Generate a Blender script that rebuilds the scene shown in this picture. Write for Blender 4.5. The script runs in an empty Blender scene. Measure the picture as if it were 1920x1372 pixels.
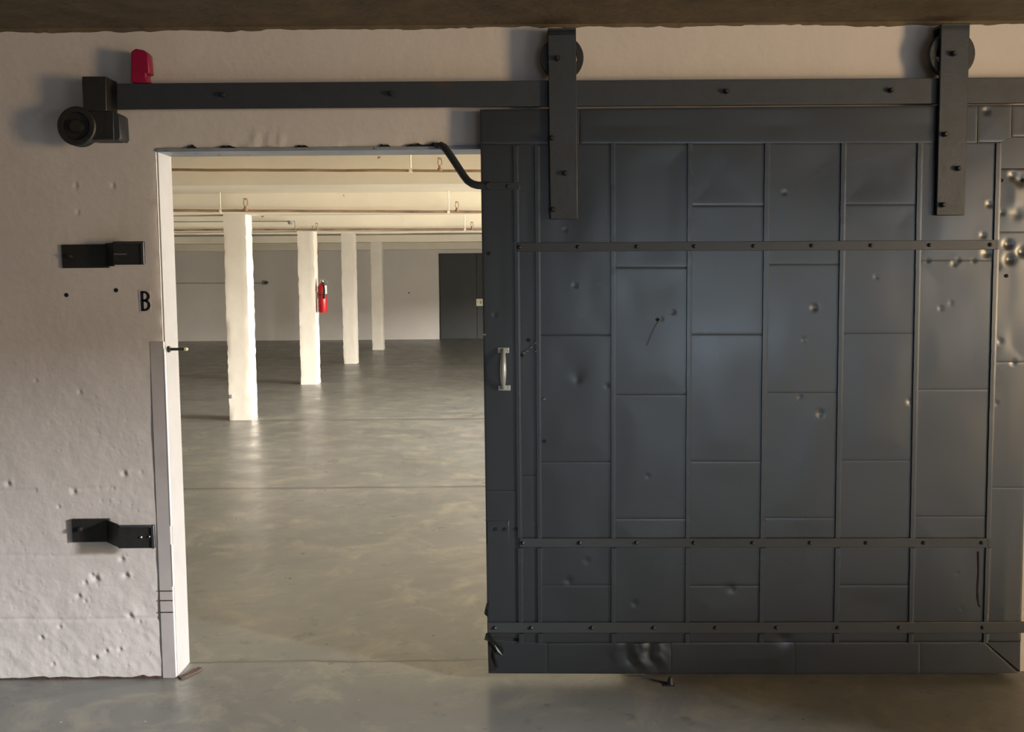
import bpy, bmesh, math, random
import numpy as np
from mathutils import Vector, Matrix

random.seed(7)
rng = np.random.default_rng(11)
S = bpy.context.scene
COL = S.collection

# ------------------------------------------------------------------ camera
F = 1900.0                      # focal length in pixels of the 1920 x 1372 frame
PITCH = math.radians(4.99)
ROLL = 0.008
CAM = Vector((0.0, -3.97, 1.6))
fwd = Vector((0, math.cos(PITCH), -math.sin(PITCH)))
up0 = Vector((0, math.sin(PITCH), math.cos(PITCH)))
right0 = Vector((1, 0, 0))
right = right0 * math.cos(ROLL) - up0 * math.sin(ROLL)
up = up0 * math.cos(ROLL) + right0 * math.sin(ROLL)
cam_d = bpy.data.cameras.new('camera')
cam = bpy.data.objects.new('camera', cam_d)
COL.objects.link(cam)
cam.matrix_world = Matrix(((right.x, up.x, -fwd.x, CAM.x), (right.y, up.y, -fwd.y, CAM.y),
                           (right.z, up.z, -fwd.z, CAM.z), (0, 0, 0, 1)))
cam_d.sensor_fit = 'HORIZONTAL'
cam_d.sensor_width = 36.0
cam_d.lens = 36.0 * F / 1920.0
cam_d.clip_end = 200
S.camera = cam

def ray(px, py):
    return right * ((px - 960) / F) + up * (-(py - 686) / F) + fwd

def at(px, py, Y):
    d = ray(px, py)
    return CAM + d * ((Y - CAM.y) / d.y)

def at_floor(px, py, z=0.0):
    d = ray(px, py)
    return CAM + d * ((z - CAM.z) / d.z)

# ------------------------------------------------------------------ view, world, daylight
S.view_settings.view_transform = 'Standard'
S.view_settings.look = 'None'
S.view_settings.exposure = 0.0
S.view_settings.gamma = 1.0
S.view_settings.use_curve_mapping = False
S.cycles.use_denoising = True
S.cycles.use_adaptive_sampling = True
S.cycles.adaptive_threshold = 0.015
S.cycles.max_bounces = 8
S.cycles.diffuse_bounces = 5
S.cycles.glossy_bounces = 4
S.cycles.sample_clamp_indirect = 6.0

W = bpy.data.worlds.new('sky')
S.world = W
W.use_nodes = True
W.node_tree.nodes['Background'].inputs[0].default_value = (0.75, 0.86, 1.0, 1)
W.node_tree.nodes['Background'].inputs[1].default_value = 0.3

def area(name, loc, target, sx, sy, power, color):
    l = bpy.data.lights.new(name, 'AREA')
    l.shape = 'RECTANGLE'; l.size = sx; l.size_y = sy
    l.energy = power; l.color = color
    o = bpy.data.objects.new(name, l)
    COL.objects.link(o)
    o.location = loc
    d = Vector(target) - Vector(loc)
    o.rotation_euler = d.to_track_quat('-Z', 'Y').to_euler()
    return o

# daylight standing outside the openings of the two rooms, plus an added back-room fill
WARM = (1.0, 0.80, 0.58); COOL = (0.80, 0.90, 1.0); NEUT = (1.0, 0.93, 0.82)
area('daylight_front_low', (5.0, -3.35, 1.5), (0.0, -0.6, 1.8), 0.8, 1.2, 205, (1.0, 0.71, 0.38))
area('daylight_front_low_second', (5.6, -6.7, 1.75), (0.0, -2.0, 1.9), 2.2, 1.2, 50, (0.80, 0.90, 1.0))
area('daylight_front_sky', (8.4, -4.5, 2.97), (-1.5, 0.0, 0.4), 1.2, 0.75, 3500, (0.83, 0.90, 1.0))
area('daylight_rear', (2.9, -11.6, 1.05), (1.4, 0, 1.1), 2.6, 1.1, 64, (0.66, 0.83, 1.0))
area('daylight_back_low', (8.2, 4.9, 0.75), (0.0, 5.1, 1.3), 2.6, 1.1, 760, (1.0, 0.94, 0.83))
area('fill_back_low', (7.4, 2.1, 0.8), (0.0, 2.4, 1.2), 2.0, 1.0, 600, (1.0, 0.94, 0.82))  # added fill lamp, lifts the near floor and ceiling of the back room
area('daylight_back_sky', (10.2, 3.9, 2.7), (-3.0, 8.0, 0.2), 3.2, 1.0, 13000, (1.0, 0.98, 0.97))
area('daylight_back_windows', (7.25, 9.2, 1.4), (-3.0, 9.2, 1.4), 3.2, 0.9, 720, (1.0, 0.94, 0.83))

# ------------------------------------------------------------------ materials
def mat(name, base, rough=0.6, metal=0.0, var=0.0, scale=4.0, base2=None, bump=0.0, bscale=30.0,
        rvar=0.0, spots=None, spec=0.5, vstretch=None, detail=6.0):
    """procedural paint: base colour mottled towards base2 by noise, optional spots of rust, bump."""
    m = bpy.data.materials.new(name); m.use_nodes = True
    nt = m.node_tree; N = nt.nodes; L = nt.links
    b = N['Principled BSDF']
    b.inputs['Roughness'].default_value = rough
    b.inputs['Metallic'].default_value = metal
    b.inputs['Specular IOR Level'].default_value = spec
    g = N.new('ShaderNodeNewGeometry')
    vec = g.outputs['Position']
    if vstretch:
        mp = N.new('ShaderNodeMapping'); mp.inputs['Scale'].default_value = vstretch
        L.new(vec, mp.inputs['Vector']); vec = mp.outputs['Vector']
    n = N.new('ShaderNodeTexNoise'); n.inputs['Scale'].default_value = scale
    n.inputs['Detail'].default_value = detail; n.inputs['Roughness'].default_value = 0.6
    L.new(vec, n.inputs['Vector'])
    ramp = N.new('ShaderNodeMapRange')
    ramp.inputs['From Min'].default_value = 0.3; ramp.inputs['From Max'].default_value = 0.7
    L.new(n.outputs['Fac'], ramp.inputs['Value'])
    mix = N.new('ShaderNodeMix'); mix.data_type = 'RGBA'
    base2 = base2 or tuple(c * (1 - var) for c in base)
    mix.inputs['A'].default_value = (*base, 1); mix.inputs['B'].default_value = (*base2, 1)
    L.new(ramp.outputs['Result'], mix.inputs['Factor'])
    col = mix.outputs['Result']
    if spots:
        scol, sscale, thr = spots
        n2 = N.new('ShaderNodeTexNoise'); n2.inputs['Scale'].default_value = sscale
        n2.inputs['Detail'].default_value = 4.0
        L.new(g.outputs['Position'], n2.inputs['Vector'])
        r2 = N.new('ShaderNodeMapRange'); r2.inputs['From Min'].default_value = thr
        r2.inputs['From Max'].default_value = thr + 0.04
        L.new(n2.outputs['Fac'], r2.inputs['Value'])
        mx = N.new('ShaderNodeMix'); mx.data_type = 'RGBA'
        mx.inputs['B'].default_value = (*scol, 1)
        L.new(col, mx.inputs['A']); L.new(r2.outputs['Result'], mx.inputs['Factor'])
        col = mx.outputs['Result']
    L.new(col, b.inputs['Base Color'])
    if rvar:
        r3 = N.new('ShaderNodeMapRange')
        r3.inputs['From Min'].default_value = 0.3; r3.inputs['From Max'].default_value = 0.7
        r3.inputs['To Min'].default_value = max(0.05, rough - rvar); r3.inputs['To Max'].default_value = rough + rvar
        L.new(n.outputs['Fac'], r3.inputs['Value']); L.new(r3.outputs['Result'], b.inputs['Roughness'])
    if bump:
        nb = N.new('ShaderNodeTexNoise'); nb.inputs['Scale'].default_value = bscale
        nb.inputs['Detail'].default_value = 5.0
        L.new(vec, nb.inputs['Vector'])
        bp = N.new('ShaderNodeBump'); bp.inputs['Strength'].default_value = bump
        bp.inputs['Distance'].default_value = 0.01
        L.new(nb.outputs['Fac'], bp.inputs['Height']); L.new(bp.outputs['Normal'], b.inputs['Normal'])
    return m

M = {}
M['wall'] = mat('painted_wall', (0.61, 0.545, 0.50), 0.55, base2=(0.55, 0.495, 0.455), scale=2.2, bump=0.28, bscale=26)
M['side'] = mat('dull_side_wall', (0.17, 0.15, 0.13), 0.8, var=0.2, scale=2)
M['wall_far'] = mat('painted_far_wall', (0.62, 0.57, 0.50), 0.7, base2=(0.54, 0.50, 0.45), scale=0.9, bump=0.1, bscale=12)
M['cream'] = mat('cream_ceiling_paint', (0.74, 0.67, 0.52), 0.65, base2=(0.66, 0.60, 0.48), scale=1.6, bump=0.2, bscale=14,
                 spots=((0.16, 0.12, 0.08), 9.0, 0.735))
M['column'] = mat('column_paint', (0.66, 0.605, 0.51), 0.6, base2=(0.60, 0.55, 0.465), scale=3, bump=0.16, bscale=14)
M['brown'] = mat('dark_ceiling', (0.145, 0.104, 0.058), 0.9, base2=(0.075, 0.054, 0.031), scale=7, bump=0.6, bscale=30)
M['dark_steel'] = mat('dark_painted_steel', (0.037, 0.042, 0.049), 0.45, base2=(0.026, 0.029, 0.033), scale=9, bump=0.1, bscale=60, rvar=0.1, spots=((0.060, 0.036, 0.022), 5.0, 0.66))
M['black_iron'] = mat('black_iron', (0.014, 0.014, 0.013), 0.5, base2=(0.022, 0.020, 0.018), scale=15, bump=0.2, bscale=50)
M['clad'] = mat('grey_painted_cladding', (0.020, 0.023, 0.027), 0.30, base2=(0.015, 0.017, 0.020), scale=2.4, bump=0.0, rvar=0.05, spec=0.8, detail=1.5)
M['bar'] = mat('grey_painted_bar', (0.034, 0.037, 0.040), 0.42, base2=(0.028, 0.030, 0.033), scale=5, bump=0.05, bscale=40)
M['wood'] = mat('dark_door_core', (0.02, 0.016, 0.012), 0.8, var=0.4)
M['handle'] = mat('silver_painted_handle', (0.42, 0.43, 0.40), 0.38, metal=0.35, var=0.15, scale=40)
M['red'] = mat('red_plastic', (0.30, 0.006, 0.045), 0.4, base2=(0.22, 0.003, 0.03), scale=30)
M['ext_red'] = mat('extinguisher_red', (0.36, 0.008, 0.013), 0.32, var=0.15)
M['chrome'] = mat('dull_chrome', (0.5, 0.48, 0.42), 0.35, metal=0.8, var=0.2, scale=30)
M['black'] = mat('black_rubber', (0.012, 0.012, 0.012), 0.6, var=0.2)
M['label'] = mat('extinguisher_label', (0.72, 0.68, 0.48), 0.5, var=0.25, scale=60)
M['reveal'] = mat('grey_reveal_paint', (0.27, 0.255, 0.25), 0.45, base2=(0.23, 0.22, 0.215), scale=5, bump=0.15, bscale=20)
M['steel_trim'] = mat('painted_steel_jamb', (0.44, 0.395, 0.375), 0.4, base2=(0.37, 0.33, 0.31), scale=7, spots=((0.30, 0.20, 0.15), 14, 0.72))
M['lintel'] = mat('blue_grey_lintel', (0.26, 0.28, 0.32), 0.45, base2=(0.20, 0.22, 0.25), scale=6, spots=((0.015, 0.013, 0.012), 20, 0.66))
M['rust'] = mat('rust', (0.075, 0.040, 0.024), 0.9, base2=(0.04, 0.024, 0.016), scale=24, bump=0.5, bscale=80)
M['rustpipe'] = mat('rusty_pipe', (0.34, 0.22, 0.13), 0.7, base2=(0.15, 0.080, 0.045), scale=5, bump=0.3, bscale=60)
M['fardoor'] = mat('dark_grey_door_paint', (0.030, 0.032, 0.028), 0.55, base2=(0.025, 0.027, 0.024), scale=3)
M['outlet'] = mat('grey_conduit', (0.30, 0.28, 0.24), 0.5, var=0.3)
M['ink'] = mat('black_vinyl', (0.006, 0.006, 0.006), 0.5, var=0.1)
M['sticker'] = mat('clear_sticker', (0.56, 0.51, 0.48), 0.45, var=0.03)
M['hole'] = mat('hole_black', (0.005, 0.004, 0.003), 0.9, var=0.2)
M['bolt'] = mat('painted_bolt', (0.045, 0.045, 0.045), 0.35, metal=0.3, var=0.3, scale=60)
M['bright'] = mat('bright_rivet_glint', (0.35, 0.35, 0.35), 0.25, metal=0.8, var=0.2, scale=60)
M['highlight_white'] = mat('painted_edge_highlight', (0.86, 0.84, 0.80), 0.25, var=0.05)

def floor_material():
    m = bpy.data.materials.new('grey_painted_concrete'); m.use_nodes = True
    nt = m.node_tree; N = nt.nodes; L = nt.links
    b = N['Principled BSDF']
    g = N.new('ShaderNodeNewGeometry')
    def noise(scale, detail=6, rough=0.6, vec=None, dist=0.0):
        n = N.new('ShaderNodeTexNoise'); n.inputs['Scale'].default_value = scale
        n.inputs['Detail'].default_value = detail; n.inputs['Roughness'].default_value = rough
        n.inputs['Distortion'].default_value = dist
        L.new(vec or g.outputs['Position'], n.inputs['Vector']); return n.outputs['Fac']
    def mr(v, a, c, d=0.0, e=1.0):
        r = N.new('ShaderNodeMapRange')
        for k, x in zip(('From Min', 'From Max', 'To Min', 'To Max'), (a, c, d, e)): r.inputs[k].default_value = x
        L.new(v, r.inputs['Value']); return r.outputs['Result']
    def mix(fac, A, B):
        x = N.new('ShaderNodeMix'); x.data_type = 'RGBA'
        L.new(fac, x.inputs['Factor'])
        for k, v in (('A', A), ('B', B)):
            if isinstance(v, tuple): x.inputs[k].default_value = (*v, 1)
            else: L.new(v, x.inputs[k])
        return x.outputs['Result']
    def math_(op, a, c):
        x = N.new('ShaderNodeMath'); x.operation = op
        for i, v in enumerate((a, c)):
            if isinstance(v, (int, float)): x.inputs[i].default_value = v
            else: L.new(v, x.inputs[i])
        return x.outputs[0]
    c = mix(mr(noise(0.7), 0.35, 0.65), (0.122, 0.119, 0.107), (0.168, 0.163, 0.147))
    c = mix(mr(noise(3.2, 9, 0.72, dist=0.8), 0.50, 0.68), c, (0.235, 0.214, 0.165))  # tan patches scattered by noise over the whole floor
    c = mix(mr(noise(9, 7, 0.7), 0.58, 0.66), c, (0.112, 0.111, 0.106))
    c = mix(mr(noise(24, 3), 0.73, 0.745), c, (0.45, 0.40, 0.27))
    # shrinkage cracks and slab joints running across the room
    sp = N.new('ShaderNodeSeparateXYZ'); L.new(g.outputs['Position'], sp.inputs[0])
    wob = noise(1.6, 6, 0.65); gate = noise(0.9, 3)
    joints = [at_floor(650, 914).y, at_floor(650, 787).y, at_floor(720, 1238).y, at_floor(720, 683).y]
    h = None
    for k, y0 in enumerate(joints):
        w = (0.045, 0.07, 0.014, 0.11)[k]
        d = math_('ABSOLUTE', math_('ADD', math_('SUBTRACT', sp.outputs['Y'], y0), math_('MULTIPLY', math_('SUBTRACT', wob, 0.5), 0.11)), 0)
        line = math_('MULTIPLY', mr(d, w, w * 0.3), mr(gate, 0.30, 0.46))
        c = mix(math_('MULTIPLY', line, 0.9), c, (0.085, 0.078, 0.068))
    L.new(c, b.inputs['Base Color'])
    L.new(mr(noise(3.0, 5), 0.3, 0.7, 0.26, 0.42), b.inputs['Roughness'])
    bp = N.new('ShaderNodeBump'); bp.inputs['Strength'].default_value = 0.035; bp.inputs['Distance'].default_value = 0.01
    L.new(noise(7, 6, 0.6), bp.inputs['Height']); L.new(bp.outputs['Normal'], b.inputs['Normal'])
    return m
M['floor'] = floor_material()

# ------------------------------------------------------------------ mesh helpers
WLOC = {}

class MB:
    """collects geometry in world coordinates; build() links it as ONE mesh object."""
    def __init__(self): self.v = []; self.f = []
    def add(self, vs, fs):
        o = len(self.v); self.v += [tuple(p) for p in vs]; self.f += [tuple(i + o for i in f) for f in fs]; return self
    def box(self, x0, x1, y0, y1, z0, z1):
        vs = [(x, y, z) for x in (x0, x1) for y in (y0, y1) for z in (z0, z1)]
        return self.add(vs, [(0, 1, 3, 2), (4, 6, 7, 5), (0, 4, 5, 1), (2, 3, 7, 6), (0, 2, 6, 4), (1, 5, 7, 3)])
    def quadbox(self, tl, tr, br, bl, Y, t):
        """a plate whose front face has these four pixel corners on the plane y = Y, t thick towards +y."""
        P = [at(*q, Y) for q in (tl, tr, br, bl)]
        return self.plate(P, t)
    def plate(self, P, t, d=(0, 1, 0)):
        n = len(P); d = Vector(d)
        vs = [Vector(p) for p in P] + [Vector(p) + d * t for p in P]
        fs = [tuple(range(n - 1, -1, -1)), tuple(range(n, 2 * n))] + [(i, (i + 1) % n, n + (i + 1) % n, n + i) for i in range(n)]
        return self.add(vs, fs)
    def cyl(self, a, b, r, seg=16, r2=None, cap=True):
        a = Vector(a); b = Vector(b); r2 = r if r2 is None else r2
        return self.lathe(a, b - a, [(0, r), (1, r2)], seg, cap)
    def lathe(self, a, axis, prof, seg=20, cap=True):
        """prof: (fraction along axis, radius)"""
        a = Vector(a); axis = Vector(axis); n = axis.normalized()
        u = n.orthogonal().normalized(); w = n.cross(u)
        vs = []; fs = []
        for t, r in prof:
            for i in range(seg):
                q = 2 * math.pi * i / seg
                vs.append(a + axis * t + (u * math.cos(q) + w * math.sin(q)) * r)
        for k in range(len(prof) - 1):
            for i in range(seg):
                j = (i + 1) % seg
                fs.append((k * seg + i, k * seg + j, (k + 1) * seg + j, (k + 1) * seg + i))
        if cap:
            fs.append(tuple(range(seg - 1, -1, -1))); m = (len(prof) - 1) * seg
            fs.append(tuple(range(m, m + seg)))
        return self.add(vs, fs)
    def tube(self, pts, r, seg=12):
        pts = [Vector(p) for p in pts]; rs = r if isinstance(r, (list, tuple)) else [r] * len(pts)
        vs = []; fs = []; u = None
        for i, p in enumerate(pts):
            t = (pts[min(i + 1, len(pts) - 1)] - pts[max(i - 1, 0)]).normalized()
            u = t.orthogonal().normalized() if u is None else (u - t * u.dot(t)).normalized()
            w = t.cross(u)
            for k in range(seg):
                q = 2 * math.pi * k / seg
                vs.append(p + (u * math.cos(q) + w * math.sin(q)) * rs[i])
        for i in range(len(pts) - 1):
            for k in range(seg):
                j = (k + 1) % seg
                fs.append((i * seg + k, i * seg + j, (i + 1) * seg + j, (i + 1) * seg + k))
        fs.append(tuple(range(seg - 1, -1, -1))); m = (len(pts) - 1) * seg; fs.append(tuple(range(m, m + seg)))
        return self.add(vs, fs)
    def build(self, name, m, parent=None, smooth=False, bevel=0.0, bseg=2):
        v = np.array(self.v, dtype=float)
        c = (v.min(0) + v.max(0)) / 2
        me = bpy.data.meshes.new(name)
        me.from_pydata((v - c).tolist(), [], self.f)
        bm = bmesh.new(); bm.from_mesh(me); bmesh.ops.recalc_face_normals(bm, faces=bm.faces); bm.to_mesh(me); bm.free()
        me.materials.append(M[m] if isinstance(m, str) else m)
        o = bpy.data.objects.new(name, me); COL.objects.link(o)
        c = Vector(c)
        if parent is not None:
            o.parent = parent; o.location = c - WLOC[parent.name]
        else: o.location = c
        WLOC[o.name] = c
        if smooth:
            me.polygons.foreach_set('use_smooth', [True] * len(me.polygons))
            try: me.set_sharp_from_angle(angle=math.radians(40))
            except Exception: pass
        if bevel:
            bv = o.modifiers.new('bevel', 'BEVEL'); bv.width = bevel; bv.segments = bseg; bv.limit_method = 'ANGLE'
            me.polygons.foreach_set('use_smooth', [True] * len(me.polygons))
            try: me.set_sharp_from_angle(angle=math.radians(60))
            except Exception: pass
        return o

def place(mesh_obj_data, name, loc, parent=None):
    """another object on shared mesh data at world position loc"""
    o = bpy.data.objects.new(name, mesh_obj_data); COL.objects.link(o)
    loc = Vector(loc)
    if parent is not None: o.parent = parent; o.location = loc - WLOC[parent.name]
    else: o.location = loc
    WLOC[o.name] = loc
    return o

def tag(o, label, cat, group=None):
    o['label'] = label; o['category'] = cat
    if group: o['group'] = group
    return o

def thing(name, loc, label, cat, group=None):
    o = bpy.data.objects.new(name, None); COL.objects.link(o)
    o.location = loc; WLOC[o.name] = Vector(loc); o.empty_display_size = 0.1
    return tag(o, label, cat, group)

def struct(o, label=None):
    o['kind'] = 'structure'
    if label: o['label'] = label
    return o

def vnoise(x, y, seed=0):
    """smooth value noise on numpy arrays, range 0..1"""
    r = np.random.default_rng(seed); T = r.random((64, 64))
    xi = np.floor(x).astype(int); yi = np.floor(y).astype(int)
    fx = x - xi; fy = y - yi
    fx = fx * fx * (3 - 2 * fx); fy = fy * fy * (3 - 2 * fy)
    g = lambda a, b: T[a % 64, b % 64]
    return (g(xi, yi) * (1 - fx) + g(xi + 1, yi) * fx) * (1 - fy) + (g(xi, yi + 1) * (1 - fx) + g(xi + 1, yi + 1) * fx) * fy

# ------------------------------------------------------------------ the setting
XL, XR = -8.0, 4.5              # front room
YB = -11.0
ZC = at(960, 47, 0).z           # front ceiling
T = 0.155                       # thickness of the wall with the doorway
BXL, BXR = -11.0, 7.0           # back room
c1 = at_floor(430, 788); c2 = at_floor(564, 721); c3 = at_floor(644, 682); c4 = at_floor(698, 656)
YW = at_floor(600, 637.5).y     # far wall
ZB = 2.56                       # back-room ceiling
OX0 = at(311, 800, 0).x; OX1 = 0.45
OZ = at(600, 277.5, 0).z

fl = MB().box(BXL - 0.2, BXR + 0.2, YB - 0.2, YW + 0.2, -0.15, 0.0).build('floor', 'floor')
struct(fl, 'grey painted concrete floor with cracks and tan patches')

# wall with the doorway: a fine relief grid on the face towards the camera
def front_wall():
    xs = np.unique(np.round(np.concatenate([np.linspace(XL, -2.3, 12), np.arange(-2.3, OX0, 0.005), [OX0],
                                            np.arange(OX0 + 0.012, OX1, 0.014), [OX1], np.arange(OX1 + 0.012, 2.4, 0.014), np.linspace(2.4, XR, 8)]), 5))
    zs = np.unique(np.round(np.concatenate([np.arange(0, 1.3, 0.005), np.arange(1.3, OZ - 0.004, 0.0075), [OZ], np.arange(OZ + 0.008, ZC, 0.0085), [ZC + 0.05]]), 5))
    X, Z = np.meshgrid(xs, zs)
    Y = np.zeros_like(X)
    low = np.clip((1.5 - Z) / 1.3, 0, 1)                       # rough, pitted concrete lower down
    Y += (vnoise(X * 3, Z * 3, 1) - 0.5) * 0.006
    Y += (vnoise(X * 14 + Z * 6, Z * 14, 2) - 0.5) * 0.0024 * (0.4 + low)
    Y += (vnoise(X * 45 + Z * 30, Z * 30 - X * 12, 3) - 0.5) * 0.0013 * (0.15 + low) * (vnoise(X * 4, Z * 4, 9) > 0.38)
    for zb, a in ((at(150, 917, 0).z, 0.003), (at(150, 1040, 0).z, 0.002), (at(150, 1160, 0).z, 0.003), (at(60, 427, 0).z, 0.0012)):
        wz = zb + (vnoise(X * 5, X * 0 + zb * 7, 5) - 0.5) * 0.012
        Y += a * np.exp(-((Z - wz) / 0.007) ** 2) * (vnoise(X * 6, X * 0 + zb, 6) > 0.3)
    pits = [(233, 888, 10), (138, 922, 9), (15, 907, 10), (180, 1085, 12), (160, 1092, 8), (172, 1078, 7), (236, 1079, 11), (148, 1117, 9),
            (244, 1154, 10), (262, 1166, 6), (78, 1195, 8), (112, 1175, 7), (225, 1217, 8), (200, 1220, 7), (180, 1232, 9), (142, 348, 8),
            (212, 348, 8), (146, 398, 7), (68, 713, 6), (150, 735, 7), (110, 950, 6), (160, 1127, 6), (228, 1048, 9), (100, 1245, 7)]
    for _ in range(60): pits.append((random.uniform(5, 285), random.uniform(1000, 1262), random.uniform(2, 3.6)))
    for _ in range(40): pits.append((random.uniform(80, 270), random.uniform(740, 960), random.uniform(2, 3.2)))
    for px, py, r in pits:
        p = at(px, py, 0); r = max(r * 0.00125, 0.0045)
        d2 = ((X - p.x) ** 2 + ((Z - p.z) * 1.1) ** 2) / (r * r)
        Y += r * 0.55 * np.exp(-d2 * 1.2) - r * 0.28 * np.exp(-((X - p.x - r) ** 2 + (Z - p.z - r * 0.5) ** 2) / (r * r) * 1.4)
    # chipped paint round the opening
    nearj = np.exp(-np.abs(X - OX0) / 0.012) * (X <= OX0 + 1e-4) * (Z < OZ)
    Y += nearj * 0.010 * vnoise(Z * 30, Z * 0, 7)
    nearl = np.exp(-np.abs(Z - OZ) / 0.010) * (Z >= OZ - 1e-4) * (X > OX0 - 0.02) * (X < OX1)
    Y += nearl * 0.010 * (vnoise(X * 22, X * 0, 8) > 0.55)
    # raised drips left of the door top
    for px in (478, 505, 526):
        p = at(px, 262, 0)
        Y -= 0.006 * np.exp(-((X - p.x - (Z - p.z) * 0.15) / 0.010) ** 2) * np.exp(-((Z - p.z) / 0.03) ** 2)
    nx, nz = len(xs), len(zs)
    vs = np.stack([X, Y, Z], -1).reshape(-1, 3)
    fs = []
    for j in range(nz - 1):
        for i in range(nx - 1):
            if xs[i] >= OX0 - 1e-4 and xs[i + 1] <= OX1 + 1e-4 and zs[j + 1] <= OZ + 1e-4: continue
            a = j * nx + i
            fs.append((a, a + 1, a + nx + 1, a + nx))
    mb = MB(); mb.v = [tuple(p) for p in vs]; mb.f = fs
    # solid body behind the skin
    mb.box(XL, OX0 - 0.0015, 0.013, T, 0, ZC + 0.05); mb.box(OX1, XR, 0.013, T, 0, ZC + 0.05)
    mb.box(OX0 - 0.0015, OX1, 0.013, T, OZ + 0.0015, ZC + 0.05)
    # reveal strip joining skin and body
    mb.add([(OX0, 0.004, 0), (OX0, T, 0), (OX0, T, OZ), (OX0, 0.004, OZ)], [(0, 1, 2, 3)])
    mb.add([(OX0, 0.004, OZ), (OX1, 0.004, OZ), (OX1, T, OZ), (OX0, T, OZ)], [(0, 1, 2, 3)])
    o = mb.build('wall_front', 'wall', smooth=True)
    return struct(o, 'pitted off white concrete wall around the doorway')
wf = front_wall()

# dirt line where the wall meets the floor
n = 160; xs = np.linspace(-2.4, OX0 - 0.052, n)
hh = 0.004 + 0.010 * vnoise(xs * 12, xs * 0, 51) * vnoise(xs * 40, xs * 0, 52) * (0.5 + (xs + 2.4))
vs = []
for x, h in zip(xs, hh): vs += [(x, -0.006, 0.0), (x, -0.005, h), (x, 0.006, h)]
MB().add(vs, [(i * 3 + k, i * 3 + 3 + k, i * 3 + 4 + k, i * 3 + 1 + k) for i in range(n - 1) for k in range(2)]).build('dirt_edge', 'rust', wf)
# anchor holes left in the wall
for px, py in ((125, 553), (218, 544)):
    p = at(px, py, 0)
    MB().lathe(p + Vector((0, 0.004, 0)), (0, -0.008, 0), [(0, 0.0065), (0.8, 0.0085), (1, 0.0075)], 12).build('anchor_hole', 'hole', wf)

struct(MB().box(XL, XR, YB, 0.02, ZC, ZC + 0.12).build('ceiling', 'brown'), 'dark brown unpainted concrete ceiling of the near room')
ce = bpy.data.objects['ceiling']
n = 420; xs = np.linspace(-2.6, 2.6, n)
zz = ZC - 0.004 - 0.010 * vnoise(xs * 9, xs * 0 + 3.3, 41) * (vnoise(xs * 3, xs * 0, 44) > 0.35) - 0.006 * vnoise(xs * 40, xs * 0, 42)
vs = []
for x, z in zip(xs, zz): vs += [(x, -0.012, ZC + 0.01), (x, -0.007, z), (x, 0.004, z), (x, 0.004, ZC + 0.01)]
MB().add(vs, [(i * 4 + k, i * 4 + 4 + k, i * 4 + 5 + k, i * 4 + 1 + k) for i in range(n - 1) for k in range(3)]).build('ragged_edge', 'brown', ce)
struct(MB().box(XL - 0.15, XL, YB, 0, 0, ZC).build('wall_left', 'side'), 'side wall of the near room')

def wall_with_openings(name, x0, x1, ya, yb, z1, holes, m):
    """a wall along y between x0 and x1 with rectangular openings (y0, y1, z0, z1)"""
    mb = MB(); y = ya
    for h0, h1, z0, zt in sorted(holes):
        mb.box(x0, x1, y, h0, 0, z1)
        if z0 > 0: mb.box(x0, x1, h0, h1, 0, z0)
        mb.box(x0, x1, h0, h1, zt, z1); y = h1
    mb.box(x0, x1, y, yb, 0, z1)
    return struct(mb.build(name, m))
wall_with_openings('wall_right', XR, XR + 0.2, YB, 0.0, ZC, [(-4.4, -2.6, 0, 2.15), (-8.3, -4.9, 0, 2.35)], 'side')
mb = MB(); mb.box(XL, 1.4, YB - 0.2, YB, 0, ZC); mb.box(4.4, XR, YB - 0.2, YB, 0, ZC); mb.box(1.4, 4.4, YB - 0.2, YB, 2.0, ZC)
struct(mb.build('wall_rear', 'side'))

# back room
struct(MB().box(BXL, BXR, YW, YW + 0.2, 0, ZB + 0.1).build('wall_back', 'wall_far'), 'far off white wall of the back room')
struct(MB().box(BXL - 0.2, BXL, T, YW, 0, ZB + 0.1).build('wall_left_back', 'wall_far'))
wall_with_openings('wall_right_back', BXR, BXR + 0.2, T, YW, ZB + 0.1, [(1.0, 3.2, 0.2, 1.5), (3.5, 6.4, 0, 2.15), (7.4, 11.0, 0.9, 1.9)], 'wall_far')  # first opening is added to let the low fill lamp in
mb = MB(); mb.box(BXL, XL, T - 0.1, T, 0, ZB + 0.1); mb.box(XR, BXR, T - 0.1, T, 0, ZB + 0.1)
struct(mb.build('wall_near_back', 'wall_far'))
cb = struct(MB().box(BXL, BXR, T, YW, ZB, ZB + 0.15).build('ceiling_back', 'cream'), 'cream painted ceiling of the back room with cross beams')

BW = 0.30
y1 = c1.y - (c2.y - c1.y)
beam_y = [y1, c1.y, c2.y, c3.y, c4.y, YW - 0.34]
beam_row = [346, 400.5, 433, 438.5, 455, 469]
beam_z = []
for y, r in zip(beam_y, beam_row):
    z = at(600, r, y - 0.01).z; beam_z.append(z)
    n = 60; mb = MB()
    xs = np.linspace(BXL, BXR, n)
    for i in range(n - 1): pass
    wob = (vnoise(xs * 2.3, xs * 0 + y, 21) - 0.5) * 0.012
    vs = []; 
    for i, x in enumerate(xs):
        vs += [(x, y - 0.01, ZB), (x, y - 0.01 + wob[i] * 0.4, z + wob[i]), (x, y + BW, z + wob[i]), (x, y + BW, ZB)]
    fs = [(i * 4 + k, i * 4 + 4 + k, i * 4 + 5 + k, i * 4 + 1 + k) for i in range(n - 1) for k in range(3)]
    fs += [(0, 1, 2, 3), ((n - 1) * 4, (n - 1) * 4 + 3, (n - 1) * 4 + 2, (n - 1) * 4 + 1)]
    mb.add(vs, fs); mb.build('beam', 'cream', cb)

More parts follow.
